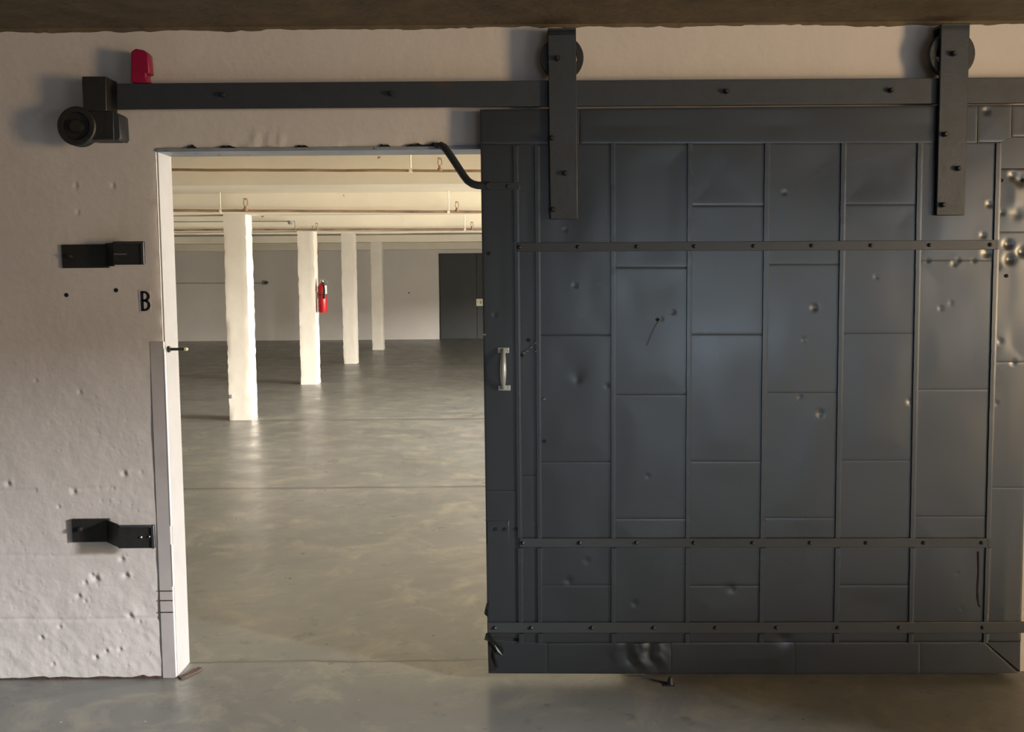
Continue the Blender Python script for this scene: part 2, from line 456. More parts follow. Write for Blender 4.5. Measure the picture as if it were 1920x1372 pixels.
# columns
def column(c, w, d, ztop, label, seed):
    nz = 46; nu = 8
    zs = np.linspace(0, ztop, nz); vs = []; fs = []
    ring = [(i / nu, 0) for i in range(nu)] + [(1, i / nu) for i in range(nu)] + [(1 - i / nu, 1) for i in range(nu)] + [(0, 1 - i / nu) for i in range(nu)]
    r = np.random.default_rng(seed)
    k = len(ring)
    for z in zs:
        for (u, v) in ring:
            du = dv = 0
            corner = (u in (0, 1)) and (v in (0, 1))
            a = 0.0014 if not corner else 0.005
            du = -np.sign(u - 0.5) * abs(r.normal(0, a)) if u in (0, 1) else 0
            dv = -np.sign(v - 0.5) * abs(r.normal(0, a)) if v in (0, 1) else 0
            vs.append((c.x + u * w + du, c.y + v * d + dv, z))
    for j in range(nz - 1):
        for i in range(k):
            i2 = (i + 1) % k
            fs.append((j * k + i, j * k + i2, (j + 1) * k + i2, (j + 1) * k + i))
    fs.append(tuple(range(k))[::-1]); fs.append(tuple(range((nz - 1) * k, nz * k)))
    o = MB().add(vs, fs).build('concrete_column', 'column', smooth=True)
    return tag(o, label, 'column', 'square columns in the back room')
sc1 = (c1 - CAM).dot(fwd)
def wpx(c, px): return px * (c - CAM).dot(fwd) / F
cols = [column(c1, wpx(c1, 42), 0.29, beam_z[1], 'nearest white painted square column with rough chipped edges', 1),
        column(c2, wpx(c2, 31), 0.29, beam_z[2], 'second white square column, with the red extinguisher on its side', 2),
        column(c3, wpx(c3, 25), 0.27, beam_z[3], 'third white square column, between extinguisher column and farthest column', 3),
        column(c4, wpx(c4, 21), 0.27, beam_z[4], 'farthest and smallest white square column near the back wall', 4)]
# round metal cover low on the nearest column
p = at(433, 743, c1.y)
MB().lathe(p + Vector((0.004, 0.004, 0)), (0, -0.02, 0), [(0, 0.022), (0.7, 0.022), (1, 0.015)], 16).build('cover_disc', 'outlet', cols[0])

# far door
dy = YW - 0.03
d0 = at(823, 475, dy); d1 = at(826, 636, dy)
fd = MB().box(d0.x, d0.x + 1.95, dy, YW + 0.02, 0.0, d0.z).build('door_1', 'fardoor', bevel=0.004); struct(fd, 'dark grey double steel door in the far wall')
xm = at(894, 560, dy).x
MB().box(d0.x + 0.02, xm - 0.004, dy - 0.02, dy + 0.01, 0.012, d0.z - 0.02).build('leaf', 'fardoor', fd, bevel=0.003)
MB().box(xm + 0.004, d0.x + 1.93, dy - 0.02, dy + 0.01, 0.012, d0.z - 0.02).build('leaf', 'fardoor', fd, bevel=0.003)
a = at(893, 560, dy - 0.03); b = at(904, 573.5, dy - 0.03)
hp = MB().box(a.x, b.x + 0.02, dy - 0.035, dy - 0.018, b.z, a.z).build('handle_plate', 'label', fd, bevel=0.003)
MB().lathe(Vector((b.x + 0.0, dy - 0.035, (a.z + b.z) / 2)), (0, -0.06, 0), [(0, 0.02), (0.5, 0.02), (0.6, 0.04), (1, 0.03)], 14).build('knob', 'label', hp, smooth=True)

# ------------------------------------------------------------------ doorway trim
def jamb():
    xj = OX0
    zt = at(300, 640, 0).z
    o = MB().box(xj - 0.050, xj + 0.004, -0.004, 0.02, 0.0, zt).build('trim_1', 'steel_trim', bevel=0.002)
    struct(o, 'pale painted steel channel lining the left jamb of the doorway')
    MB().box(xj - 0.002, xj + 0.006, 0.012, T + 0.01, 0.0, OZ).build('reveal_plate', 'reveal', o, bevel=0.001)
    for za, zb in ((at(320, 985, 0).z, zt - 0.03), (at(325, 1098, 0).z, at(320, 1020, 0).z)):
        MB().cyl((xj + 0.006, -0.002, za), (xj + 0.006, -0.002, zb), 0.0042, 10).build('edge_highlight', 'highlight_white', o, smooth=True)  # white bead paints in the bright highlight along the steel edge
    for py in (1107, 1125, 1147):
        z = at(315, py, 0).z
        MB().box(xj - 0.051, xj + 0.003, -0.006, 0.0, z - 0.002, z + 0.002).build('weld_band', 'rust', o)
jamb()
o = MB().box(OX0 + 0.004, OX1, -0.006, T + 0.004, OZ - 0.010, OZ + 0.004).build('trim_2', 'lintel', bevel=0.002)
struct(o, 'blue grey steel lintel channel over the doorway with black chips')
for px, w in ((360, 8), (428, 14), (566, 12), (722, 10), (780, 16), (812, 18)):
    p = at(px, 274, 0); k = 9; top = []; 
    for i in range(k): top.append((p.x + (i / (k - 1) - 0.5) * w * 0.0045, -0.0075, OZ + 0.004 + (0.004 + random.uniform(0, 0.009)) * math.sin(math.pi * i / (k - 1))))
    bot = [(t[0], t[1], OZ + 0.002) for t in top][::-1]
    MB().plate(top + bot, 0.012).build('tar_flake', 'hole', o)
# rusty broken plate at the foot of the jamb
def sill():
    pts = [at_floor(333, 1272), at_floor(346, 1266), at_floor(372, 1253), at_floor(381, 1255), at_floor(372, 1261), at_floor(352, 1270), at_floor(340, 1275)]
    vs = [Vector((p.x, p.y, 0.002)) for p in pts]
    o = MB().plate(vs, 0.006, (0, 0, 1)).build('rusty_plate', 'rust', bevel=0.002)
    tag(o, 'small rusty broken plate on the floor at the foot of the doorway jamb', 'metal plate')
sill()
# bolt sticking out of the jamb
p = at(305, 655, 0.03); q = at(331, 655, 0.03)
sp = thing('jamb_bolt', p, 'dark bolt with a pale tip sticking out of the left jamb', 'bolt')
MB().lathe(Vector((OX0, 0.04, p.z)), (0.075, 0, 0.0), [(0, 0.014), (0.2, 0.012), (0.22, 0.006), (1, 0.0055)], 12).build('shank', 'black_iron', sp)
MB().lathe(Vector((OX0 + 0.072, 0.04, p.z)), (0.014, 0, 0.0), [(0, 0.007), (0.6, 0.007), (1, 0.003)], 12).build('tip', 'label', sp)

# ------------------------------------------------------------------ sliding door
YD = -0.080                     # front of the cladding
def lerp(a, b, t): return a + (b - a) * t
SE = {'A': (962.5, 971.5), 'B': (1002.5, 1008), 'C': (1144.7, 1146), 'D': (1289, 1284.6), 'E': (1433, 1423.7),
      'F': (1576, 1564), 'G': (1719, 1704), 'H': (1866, 1845)}
SK = list('ABCDEFGH')
def seam(k, y, off=0): return lerp(SE[k][0], SE[k][1], (y - 300) / 800.0) + off
def ledge(y): return lerp(900, 915, (y - 205) / 1055.0)
def redge(y): return lerp(1938, 1913, (y - 195) / 1066.0)
def top_y(x): return lerp(205, 196.5, (x - 900) / 1000.0)
def bot_y(x): return 1262 + 1.5 * math.sin((x - 900) / 1000.0 * math.pi)
bc = at(1410, 1262, YD)
door = thing('sliding_fire_door', (bc.x, YD + 0.03, 0.0), 'large grey sheet metal clad sliding fire door hanging half open', 'door')

core = MB()
P = [at(ledge(205) + 1, 206, YD + 0.006), at(redge(196) - 1, 197.5, YD + 0.006), at(redge(1260) - 1, 1259, YD + 0.006), at(ledge(1260) + 1, 1259, YD + 0.006)]
core.plate(P, 0.056).build('core', 'wood', door)

DENTS = [(1527, 576, 7, 5), (1508, 637, 5, 3), (1500, 744, 5, 4), (1538, 775, 7, 5), (1643, 519, 4, 3), (1764, 578, 4, 3), (1783, 568, 4, 2),
         (1707, 752, 6, 5), (1855, 383, 5, 5), (1843, 441, 5, 4), (1878, 398, 5, 4), (1890, 458, 8, 8), (1893, 486, 9, 9), (1916, 472, 9, 8),
         (1912, 338, 10, 6), (1905, 400, 12, 5), (1739, 489, 4, 3), (1789, 494, 5, 4), (1797, 488, 4, 3), (1826, 489, 4, 3),
         (1850, 474, 8, 6), (1078, 535, 4, 2), (1082, 705, 14, 2), (1083, 712, 6, 2), (1066, 1089, 7, 4), (1100, 1051, 6, 2), (1190, 1131, 6, 3),
         (1138, 723, 4, 3), (1214, 892, 4, 2), (1262, 585, 4, 3), (1240, 598, 3, 3), (1470, 361, 4, 3), (1370, 1103, 8, 4), (928, 590, 4, 2),
         (1875, 640, 5, 3), (1900, 680, 5, 3), (1868, 756, 4, 3), (1470, 1198, 14, 6), (1060, 431, 3, 2), (1795, 1075, 3, 2), (1803, 1141, 3, 2),
         (1850, 208, 6, 4), (1898, 330, 7, 5), (1870, 500, 6, 4)]
pidx = [0]
def panel(name, tl, tr, br, bl, wav=1.0, Y=YD, t=0.006, edge=0.0005, crumple=None, parent=None, m='clad'):
    """a sheet of cladding: bevelled border, gently oil-canned face, dents where the sheet is dented"""
    pidx[0] += 1; s = pidx[0]
    TL, TR, BR, BL = [np.array(at(*q, Y)) for q in (tl, tr, br, bl)]
    w = np.linalg.norm(TR - TL); h = np.linalg.norm(BL - TL)
    st = 0.0065
    nx = max(4, int(w / st)); ny = max(4, int(h / st))
    us = np.concatenate([[0], np.linspace(0.004 / w, 1 - 0.004 / w, nx), [1]])
    vv = np.concatenate([[0], np.linspace(0.004 / h, 1 - 0.004 / h, ny), [1]])
    U, V = np.meshgrid(us, vv)
    Pm = (TL[None, None] * ((1 - U) * (1 - V))[..., None] + TR * (U * (1 - V))[..., None] + BR * (U * V)[..., None] + BL * ((1 - U) * V)[..., None])
    X = Pm[..., 0]; Z = Pm[..., 2]
    fade = np.minimum(np.minimum(U, 1 - U) * w, np.minimum(V, 1 - V) * h) / 0.10
    fade = np.clip(fade, 0, 1); fade = fade * fade * (3 - 2 * fade)
    D = ((vnoise(X * 5 + s, Z * 3.2, 30 + s) - 0.5) * 0.0040 + (vnoise(X * 14, Z * 9 + s, 60 + s) - 0.5) * 0.0006) * wav * fade
    for dx, dyy, r, a in DENTS:
        p = at(dx, dyy, Y); r = r * 0.0016
        if abs(p.x - X.mean()) > w and abs(p.z - Z.mean()) > h: continue
        q = ((X - p.x) ** 2 + (Z - p.z) ** 2) / (r * r * 1.6)
        D = D + a * 0.0008 * np.exp(-q) - a * 0.00015 * np.exp(-q / 6)
    if crumple is not None: D = D + crumple(X, Z)
    D = D + np.where((U == 0) | (U == 1) | (V == 0) | (V == 1), edge, 0.0)
    Yv = Y + D
    n1, n2 = U.shape
    vs = [(X[j, i], Yv[j, i], Z[j, i]) for j in range(n1) for i in range(n2)]
    fs = [(j * n2 + i, j * n2 + i + 1, (j + 1) * n2 + i + 1, (j + 1) * n2 + i) for j in range(n1 - 1) for i in range(n2 - 1)]
    o = len(vs)
    bor = [(0, i) for i in range(n2)] + [(j, n2 - 1) for j in range(1, n1)] + [(n1 - 1, i) for i in range(n2 - 2, -1, -1)] + [(j, 0) for j in range(n1 - 2, 0, -1)]
    for j, i in bor: vs.append((X[j, i], Y + t, Z[j, i]))
    nb = len(bor)
    for k in range(nb):
        a = bor[k]; b = bor[(k + 1) % nb]
        fs.append((a[0] * n2 + a[1], b[0] * n2 + b[1], o + (k + 1) % nb, o + k))
    fs.append(tuple(range(o, o + nb)))
    return MB().add(vs, fs).build(name, m, parent or door, smooth=True)

G = 0.22
# sheets between the standing seams
ROWS = {'A': [(268, 892), (892, 1205)], 'B': [(268, 628), (628, 866), (866, 1097), (1097, 1205)],
        'C': [(268, 501), (501, 740), (740, 973), (973, 1205)], 'D': [(268, 385), (385, 627), (627, 865), (865, 1098), (1098, 1205)],
        'E': [(267, 495), (495, 736), (736, 971), (971, 1204)], 'F': [(266, 383), (383, 625), (625, 863), (863, 1097), (1097, 1203)],
        'G': [(266, 488), (488, 730), (730, 968), (968, 1202)]}
for i, k in enumerate(SK[:-1]):
    n = SK[i + 1]
    for ya, yb in ROWS[k]:
        a, b = ya + G, yb - G
        panel('cladding_sheet', (seam(k, a, 5 + G), a), (seam(n, a, 5 - G), a), (seam(n, b, 5 - G), b), (seam(k, b, 5 + G), b))
# left edge strip, header, right edge strip, bottom strip
for ya, yb in ((270, 920), (920, 1196)):
    a, b = ya + G, yb - G
    panel('edge_sheet', (ledge(a), a), (seam('A', a, 5 - G), a), (seam('A', b, 5 - G), b), (ledge(b), b), wav=0.5)
hx = [900, 1087, 1833, 1897, 1938]
for i in range(len(hx) - 1):
    a, b = hx[i] + G, hx[i + 1] - G
    yb = 270 - 4 * (a - 900) / 1000 if i < 3 else 256
    panel('header_sheet', (a, top_y(a)), (b, top_y(b)), (b - (1 if i < 3 else 0), yb - G), (a + (0.5 if i == 0 else 0), yb - G), wav=0.8)
MB().plate([at(*q, YD - 0.001) for q in ((1873, 268.5), (1897.5, 256.8), (redge(257), 256.8), (redge(316), 316), (1871.5, 316))], 0.006).build('corner_sheet', 'clad', door, bevel=0.001)
for ya, yb in ((316.5, 434.5), (434.5, 679), (679, 914), (914, 1202)):
    a, b = ya + G, yb - G
    panel('edge_sheet', (seam('H', a, 5 + G + (22 if ya < 260 else 0)), a), (redge(a), a), (redge(b), b), (seam('H', b, 5 + G), b), wav=2.4 if ya < 600 else 1.0)
def crump(X, Z):
    p = at(1210, 1222, YD)
    e = np.exp(-(((X - p.x) / 0.095) ** 2 + ((Z - p.z) / 0.06) ** 2))
    r1 = np.abs(((X - p.x) * 22 + (Z - p.z) * 7 + vnoise(X * 20, Z * 20, 77)) % 2 - 1)
    return -0.014 * e * r1 + 0.006 * e * vnoise(X * 40, Z * 40, 78) + 0.0012 * (vnoise(X * 7, Z * 7, 79) - 0.5)
bx = [914, 1026.5, 1258.5, 1490.5, 1725, 1913]
for i in range(5):
    a, b = bx[i] + G, bx[i + 1] - G
    ty = lambda x: 1206 - 3 * (x - 914) / 1000
    if i == 4:
        # mitred corner: sheet cut along the diagonal, and a triangular corner sheet
        panel('bottom_sheet', (a, ty(a) + G), (1845, ty(1845) + G), (1909, bot_y(1909)), (a, bot_y(a)), wav=0.8)
        P = [at(*q, YD) for q in ((1848, ty(1848)), (1913, ty(1913)), (1912.5, 1258))]
        MB().plate(P, 0.006).build('corner_sheet', 'clad', door)
    else:
        panel('bottom_sheet', (a, (1198 if i == 0 else ty(a)) + G), (b, ty(b) + G), (b, bot_y(b)), (a if i else 916, bot_y(a)), wav=1.0, crumple=crump if i in (1,) else None)

# standing seams: battens between the bars
BARS = [(lambda x: lerp(455, 450, (x - 975) / 895.0), lambda x: lerp(471.5, 467.5, (x - 975) / 895.0)),
        (lambda x: 1009.0, lambda x: 1026.0), (lambda x: lerp(1167, 1166, (x - 915) / 1000), lambda x: 1186.5)]
for k in SK:
    x = SE[k][0]
    cuts = [(268.5 if k > 'B' else 274, BARS[0][0](x) - 0.3), (BARS[0][1](x) + 0.3, 1008.7), (1026.3, 1166.5), (1186.8, 1204)]
    for a, b in cuts:
        wv = 10.5 if k in 'ABCD' else 11.5
        wb = wv - 1.5 * (b - 270) / 900
        def prof(y, wd):
            xa = seam(k, y); L_ = at(xa, y, YD); R_ = at(xa + wd, y, YD)
            return [(L_.x, YD + 0.001, L_.z), (L_.x + 0.0003, YD - 0.0075, L_.z), (lerp(L_.x, R_.x, 0.6), YD - 0.0075, L_.z), (R_.x - 0.0026, YD - 0.0070, R_.z), (R_.x, YD + 0.001, R_.z)]
        n = max(3, int((b - a) / 14)); vs = []
        for j in range(n):
            y = lerp(a, b, j / (n - 1)); pr = prof(y, lerp(wv, wb, j / (n - 1)))
            jx = random.uniform(-0.0005, 0.0005); jy = random.uniform(-0.0002, 0.0002)
            vs += [(q[0] + (jx if 0 < m_ < 4 else 0), q[1] + (jy if 0 < m_ < 4 else 0), q[2]) for m_, q in enumerate(pr)]
        fs = [(j * 5 + m_, j * 5 + m_ + 1, j * 5 + 6 + m_, j * 5 + 5 + m_) for j in range(n - 1) for m_ in range(4)]
        fs += [(j * 5 + 4, j * 5, j * 5 + 5, j * 5 + 9) for j in range(n - 1)]
        fs += [(0, 1, 2, 3, 4), tuple((n - 1) * 5 + m_ for m_ in (4, 3, 2, 1, 0))]
        MB().add(vs, fs).build('standing_seam', 'clad', door)

# bolt meshes shared by all bolts
bolt_src = MB().lathe((0, 0.004, 0), (0, -0.014, 0), [(0, 0.0075), (0.55, 0.0075), (0.85, 0.0055), (1, 0.002)], 12).build('bolt', 'bolt', smooth=True)
bolt_mesh = bolt_src.data; bpy.data.objects.remove(bolt_src)
hexm = MB().lathe((0, 0.006, 0), (0, -0.008, 0), [(0, 0.017), (1, 0.017)], 6)
hexm.lathe((0, -0.002, 0), (0, -0.032, 0), [(0, 0.0095), (0.8, 0.0095), (1, 0.006)], 10)
hs = hexm.build('bolt', 'black_iron'); hex_mesh = hs.data; bpy.data.objects.remove(hs)
def bolt(mesh, px, py, Y, parent):
    return place(mesh, 'bolt', at(px, py, Y), parent)

YBAR = YD - 0.010
bar_spec = [((969, 1870), [974, 1084, 1194, 1302, 1413, 1522, 1633, 1743, 1857]), ((974, 1852), [980, 1087, 1193, 1301, 1411, 1519, 1624, 1732, 1841]),
            ((914.5, 1945), [928, 996, 1110, 1226, 1342, 1456, 1571, 1686, 1843])]
for (tp, bt), ((xa, xb), bolts) in zip(BARS, bar_spec):
    o = MB().quadbox((xa, tp(xa)), (xb, tp(xb)), (xb, bt(xb)), (xa, bt(xa)), YBAR, 0.0105).build('cross_bar', 'bar', door, bevel=0.0012)
    for bxx in bolts: bolt(bolt_mesh, bxx, (tp(bxx) + bt(bxx)) / 2, YBAR - 0.002, o)

# hangers: strap folded over a wheel that rolls on the track
YS = -0.104
def hanger(tl, tr, br, bl, wc, wr, bolts):
    y_top = (tl[1] + tr[1]) / 2
    A, B_, C_, D_ = [at(*q, YS) for q in (tl, tr, br, bl)]
    mb = MB(); mb.plate([A, B_, C_, D_], 0.014)
    # fold over the top and short rear leg
    w0, w1 = A.x, B_.x; zt = A.z
    dep = 0.078; th = 0.011
    prof = [(0, -0.03), (0, -0.008), (0.003, -0.002), (0.010, 0.0), (dep - 0.010, 0.0), (dep - 0.003, -0.002), (dep, -0.008), (dep, -0.105),
            (dep - th, -0.105), (dep - th, -0.012), (dep - th - 0.004, -th), (th + 0.004, -th), (th, -0.012), (th, -0.03)]
    pts = [(w0, YS + a, zt + b) for a, b in prof]
    mb2 = MB().plate(pts, w1 - w0, (1, 0, 0)); mb.add(mb2.v, mb2.f)
    o = mb.build('hanger_strap', 'dark_steel', door, bevel=0.0025)
    c = at(*wc, -0.073); r = wr * (c - CAM).dot(fwd) / F
    m = MB(); seg = 40; vs = []; fs = []
    ring = [(r * 0.70, -0.014), (r * 0.97, -0.014), (r, -0.010), (r, 0.010), (r * 0.97, 0.014), (r * 0.70, 0.014)]
    for i in range(seg):
        q = 2 * math.pi * i / seg
        for rr, yy in ring: vs.append((c.x + rr * math.cos(q), c.y + yy, c.z + rr * math.sin(q)))
    k = len(ring)
    for i in range(seg):
        for j in range(k):
            fs.append((i * k + j, ((i + 1) % seg) * k + j, ((i + 1) % seg) * k + (j + 1) % k, i * k + (j + 1) % k))
    m.add(vs, fs)
    m.cyl((c.x, c.y - 0.018, c.z), (c.x, c.y + 0.018, c.z), r * 0.30, 20)
    for s in range(4):
        q = math.pi / 4 + s * math.pi / 2
        dx, dz = math.cos(q), math.sin(q); nx_, nz_ = -dz * 0.011, dx * 0.011
        a0, a1 = r * 0.2, r * 0.75
        m.plate([(c.x + dx * a0 + nx_, c.y - 0.007, c.z + dz * a0 + nz_), (c.x + dx * a1 + nx_, c.y - 0.007, c.z + dz * a1 + nz_),
                 (c.x + dx * a1 - nx_, c.y - 0.007, c.z + dz * a1 - nz_), (c.x + dx * a0 - nx_, c.y - 0.007, c.z + dz * a0 - nz_)], 0.014)
    m.build('wheel', 'black_iron', o, smooth=True)
    for b in bolts: bolt(hex_mesh, b[0], b[1], YS - 0.003, o)
    return o
hanger((1027, 52), (1080, 52), (1083.5, 411), (1032, 411), (1053.5, 109.5), 40.5, [(1046, 110), (1035, 259), (1060, 325), (1037, 393)])
hanger((1765, 44), (1819, 43), (1808.5, 403.5), (1756, 403.5), (1783, 102), 43.3, [(1787, 101), (1771, 252), (1796, 316), (1767, 384)])

# pull handle
hg = [at(943.5, y, YD - d) for y, d in ((656, 0.012), (664, 0.030), (676, 0.044), (692, 0.050), (708, 0.046), (720, 0.030), (727, 0.012))]
ho = MB().tube(hg, [0.009, 0.0085, 0.0105, 0.0125, 0.0115, 0.0085, 0.009], 16).build('pull_handle', 'handle', door, smooth=True)
for q in (((933, 651.5), (954.5, 651.5), (954.5, 662), (933, 662)), ((934, 722), (957, 722), (957, 732), (934, 732))):
    MB().quadbox(*q, YD - 0.010, 0.0095).build('mount_plate', 'handle', ho, bevel=0.0015)
# rivets and washers near the handle; one bright dot paints light in a hole
riv = MB().lathe((0, 0.003, 0), (0, -0.009, 0), [(0, 0.006), (0.5, 0.006), (1, 0.002)], 10).build('rivet_or_lit_hole', 'bright', smooth=True)
rmesh = riv.data; bpy.data.objects.remove(riv)
for px, py in ((1004.5, 642.5), (996, 651), (1004.5, 658), (988, 658), (982, 661.5), (1020.5, 748), (908.5, 627)):
    place(rmesh, 'rivet_or_lit_hole', at(px, py, YD - 0.003), door)
hol = MB().lathe((0, 0.004, 0), (0, -0.006, 0), [(0, 0.0075), (1, 0.0065)], 12).build('bolt_hole', 'hole', smooth=True)
hmesh = hol.data; bpy.data.objects.remove(hol)
for px, py in ((991, 637.5), (979, 666), (1021, 827), (916, 475), (967.5, 992), (1233, 599), (1878, 338), (1919, 338), (1887, 517)):
    place(hmesh, 'bolt_hole', at(px, py, YD - 0.001), door)
# strike plate low on the left edge, stay strap high on it
o = MB().quadbox((914, 976.5), (954, 976.5), (954, 1020), (914, 1020), YD - 0.003, 0.004).build('strike_plate', 'clad', door, bevel=0.0008)
for px in (930, 947): place(hmesh, 'bolt_hole', at(px, 992, YD - 0.004), o)
o = MB().quadbox((905, 342), (975, 342), (975, 355.5), (905, 355.5), YD - 0.009, 0.009).build('stay_strap', 'clad', door, bevel=0.001)
for px in (952,): bolt(bolt_mesh, px, 349, YD - 0.010, o)
# long scratch with a hanging wire
w = [at(1237, 598, YD - 0.006), at(1229, 612, YD - 0.010), at(1221, 628, YD - 0.008), at(1213, 648, YD - 0.004)]
MB().tube(w, 0.0011, 6).build('wire', 'bright', door)

P = [at(px, py, YD - 0.0022) for px, py in ((1832.5, 1034), (1836, 1034), (1836, 1075), (1834, 1105), (1836, 1132), (1840, 1139), (1835, 1137), (1831.5, 1120), (1831.5, 1100), (1833.5, 1070))]
MB().plate(P, 0.003).build('tear', 'hole', door)
# torn cladding at the lower left corner
def torn():
    def flap(name, pts, t=0.0012, m='clad'):
        P = [at(px, py, YD - dy_) for px, py, dy_ in pts]
        k = len(P); vs = P + [p + Vector((0, t, 0)) for p in P]
        c = sum(P, Vector()) / k
        fs = [(i, (i + 1) % k, k) for i in range(k)] + [(i, (i + 1) % k, k + 1) for i in range(k)]
        MB().add(P + [c + Vector((0, -0.003, 0)), c + Vector((0, t, 0))], fs).build(name, m, door)
    flap('torn_flap', [(911, 1187, 0.004), (917, 1185, 0.012), (926, 1198, 0.022), (934, 1208, 0.024), (944, 1217, 0.016), (943, 1229, 0.004), (934, 1222, 0.012), (924, 1206, 0.006), (916, 1199, 0.0), (908, 1199, 0.006)])
    flap('torn_flap', [(923, 1215, 0.004), (928, 1230, 0.012), (934, 1252, 0.008), (929, 1250, 0.002), (924, 1235, 0.0)])
    flap('torn_flap', [(912, 1131, -0.01), (917, 1127, 0.003), (915, 1145, 0.006), (916, 1158, 0.003), (909, 1152, -0.004), (908, 1148, 0.0)])
    P = [at(*q, YD - 0.0024) for q in ((915, 1200), (921, 1203), (930, 1220), (927, 1236), (931, 1256), (916.5, 1260))]
    MB().plate(P, 0.003).build('bare_core', 'hole', door)
torn()

# ------------------------------------------------------------------ track
def rail_top(x): return 156.4 - 11.5 * (x - 207) / 1713.0
def rail_bot(x): return 205.0 - 12.0 * (x - 207) / 1713.0
tr = MB().quadbox((219, rail_top(219)), (1990, rail_top(1990)), (1990, rail_bot(1990)), (219, rail_bot(219)), -0.081, 0.014).build('door_track', 'dark_steel', bevel=0.002)
tag(tr, 'long dark flat steel track bolted across the wall above the doorway', 'rail')
for px in (420, 735, 1362, 1670):
    py = (rail_top(px) + rail_bot(px)) / 2 - 1
    p = at(px, py, -0.084)
    place(hex_mesh, 'bolt', p, tr)
    MB().cyl(p + Vector((0, 0.015, 0)), (p.x, 0.0, p.z), 0.016, 14).build('spacer', 'black_iron', tr)

# end stop with its pulley
p0 = at(180, 262, -0.10)
es = thing('track_end_stop', (p0.x, -0.05, p0.z), 'black cast iron end stop with a round pulley at the left track end', 'end stop')
MB().quadbox((153, 143), (199, 143), (200, 208), (156, 208), -0.108, 0.108).build('stop_block', 'black_iron', es, bevel=0.004)
mb = MB(); mb.quadbox((163, 207), (213, 208), (214, 262), (166, 262), -0.100, 0.098)
mb.build('lower_block', 'black_iron', es, bevel=0.004)
MB().plate([at(*q, -0.096) for q in ((212, 209), (218, 211), (223.5, 216), (226, 258), (222, 263), (213, 261))], 0.09).build('flange', 'dark_steel', es, bevel=0.003)
c = at(142.5, 236, -0.112); r = 36.5 * (c - CAM).dot(fwd) / F
pw = MB().lathe(c + Vector((0, 0.055, 0)), (0, -0.055, 0), [(0, r * 0.9), (0.12, r), (0.35, r), (0.5, r * 0.86), (0.65, r), (0.9, r), (1.0, r * 0.93), (1.0, r * 0.72), (0.72, r * 0.68), (0.72, r * 0.36), (1.12, r * 0.30), (1.12, 0.001)], 36).build('pulley', 'black_iron', es, smooth=True)
MB().cyl(c + Vector((0, 0.05, 0)), (c.x, 0.0, c.z), 0.016, 14).build('axle', 'black_iron', es)

# red block standing on the track
pts = [(246, 96), (254, 91), (270, 94), (277, 101), (280, 138), (273.5, 138), (273.5, 146), (279, 154.4), (245, 154.6)]
rb = MB().plate([at(*q, -0.090) for q in pts], 0.052).build('red_block', 'red', bevel=0.004)
tag(rb, 'small dark red plastic block standing on the left end of the track', 'block')

# ------------------------------------------------------------------ latch keepers
def keeper(name, L_, R_, so, label, bolts, holes, glint=None):
    """bent keeper: left flange on the wall, right plate held off it. L_, R_ = pixel corner lists"""
    lt, lb = L_; rt, rbm = R_
    b = at(lt[0], lb[1], 0)
    k = thing(name, (b.x, 0, b.z), label, 'latch bracket')
    f0 = -0.012
    A = at(lt[0], lt[1], f0); B_ = at(lb[0], lb[1], f0)
    C_ = at(rt[0], rt[1], -so); D_ = at(rbm[0], rbm[1], -so)
    MB().box(A.x, B_.x, f0, 0.004, B_.z, A.z).build('wall_flange', 'black_iron', k, bevel=0.002)
    z0 = (B_.z + D_.z) / 2; z1 = (A.z + C_.z) / 2
    MB().plate([(B_.x - 0.01, f0, z0), (B_.x - 0.01, f0, z1), (C_.x, -so, z1), (C_.x, -so, z0)], 0.011, (-0.35, 0.9, 0)).build('bend', 'black_iron', k, bevel=0.001)
    rp = MB().box(C_.x - 0.004, D_.x, -so, -so + 0.012, D_.z, C_.z).build('catch_plate', 'black_iron', k, bevel=0.002)
    MB().box(D_.x - 0.011, D_.x, -so - 0.006, -so + 0.012, D_.z, C_.z).build('lip', 'bar', rp, bevel=0.0015)
    MB().box(C_.x + 0.004, D_.x - 0.011, -so - 0.006, -so + 0.004, C_.z - 0.008, C_.z).build('lip', 'dark_steel', rp, bevel=0.0015)
    for px, py in bolts: bolt(hex_mesh, px, py, f0 - 0.002, k)
    for px, py in holes: place(rmesh, 'rivet_or_lit_hole', at(px, py, -so - 0.002), rp)  # bright dots drawn where the plate has pale holes
    if glint:
        a, b = glint; MB().tube([at(*a, -so - 0.002), at(*b, -so - 0.002)], 0.004, 8).build('glint_rod', 'bright', rp, smooth=True)  # bright rod paints in the specular line on the catch plate
    return k
keeper('latch_keeper', ((114.5, 458.5), (204, 502)), ((213, 452.5), (271, 496)), 0.075, 'black bent latch keeper on the wall above the letter B', [(133, 480)], [], ((214, 476), (237, 476)))
keeper('latch_keeper', ((134, 973.5), (206, 1016)), ((222, 985), (290.5, 1027.5)), 0.095, 'black bent latch keeper low on the pitted wall beside the jamb', [(152, 991)], [(280, 1006), (264, 1007)])

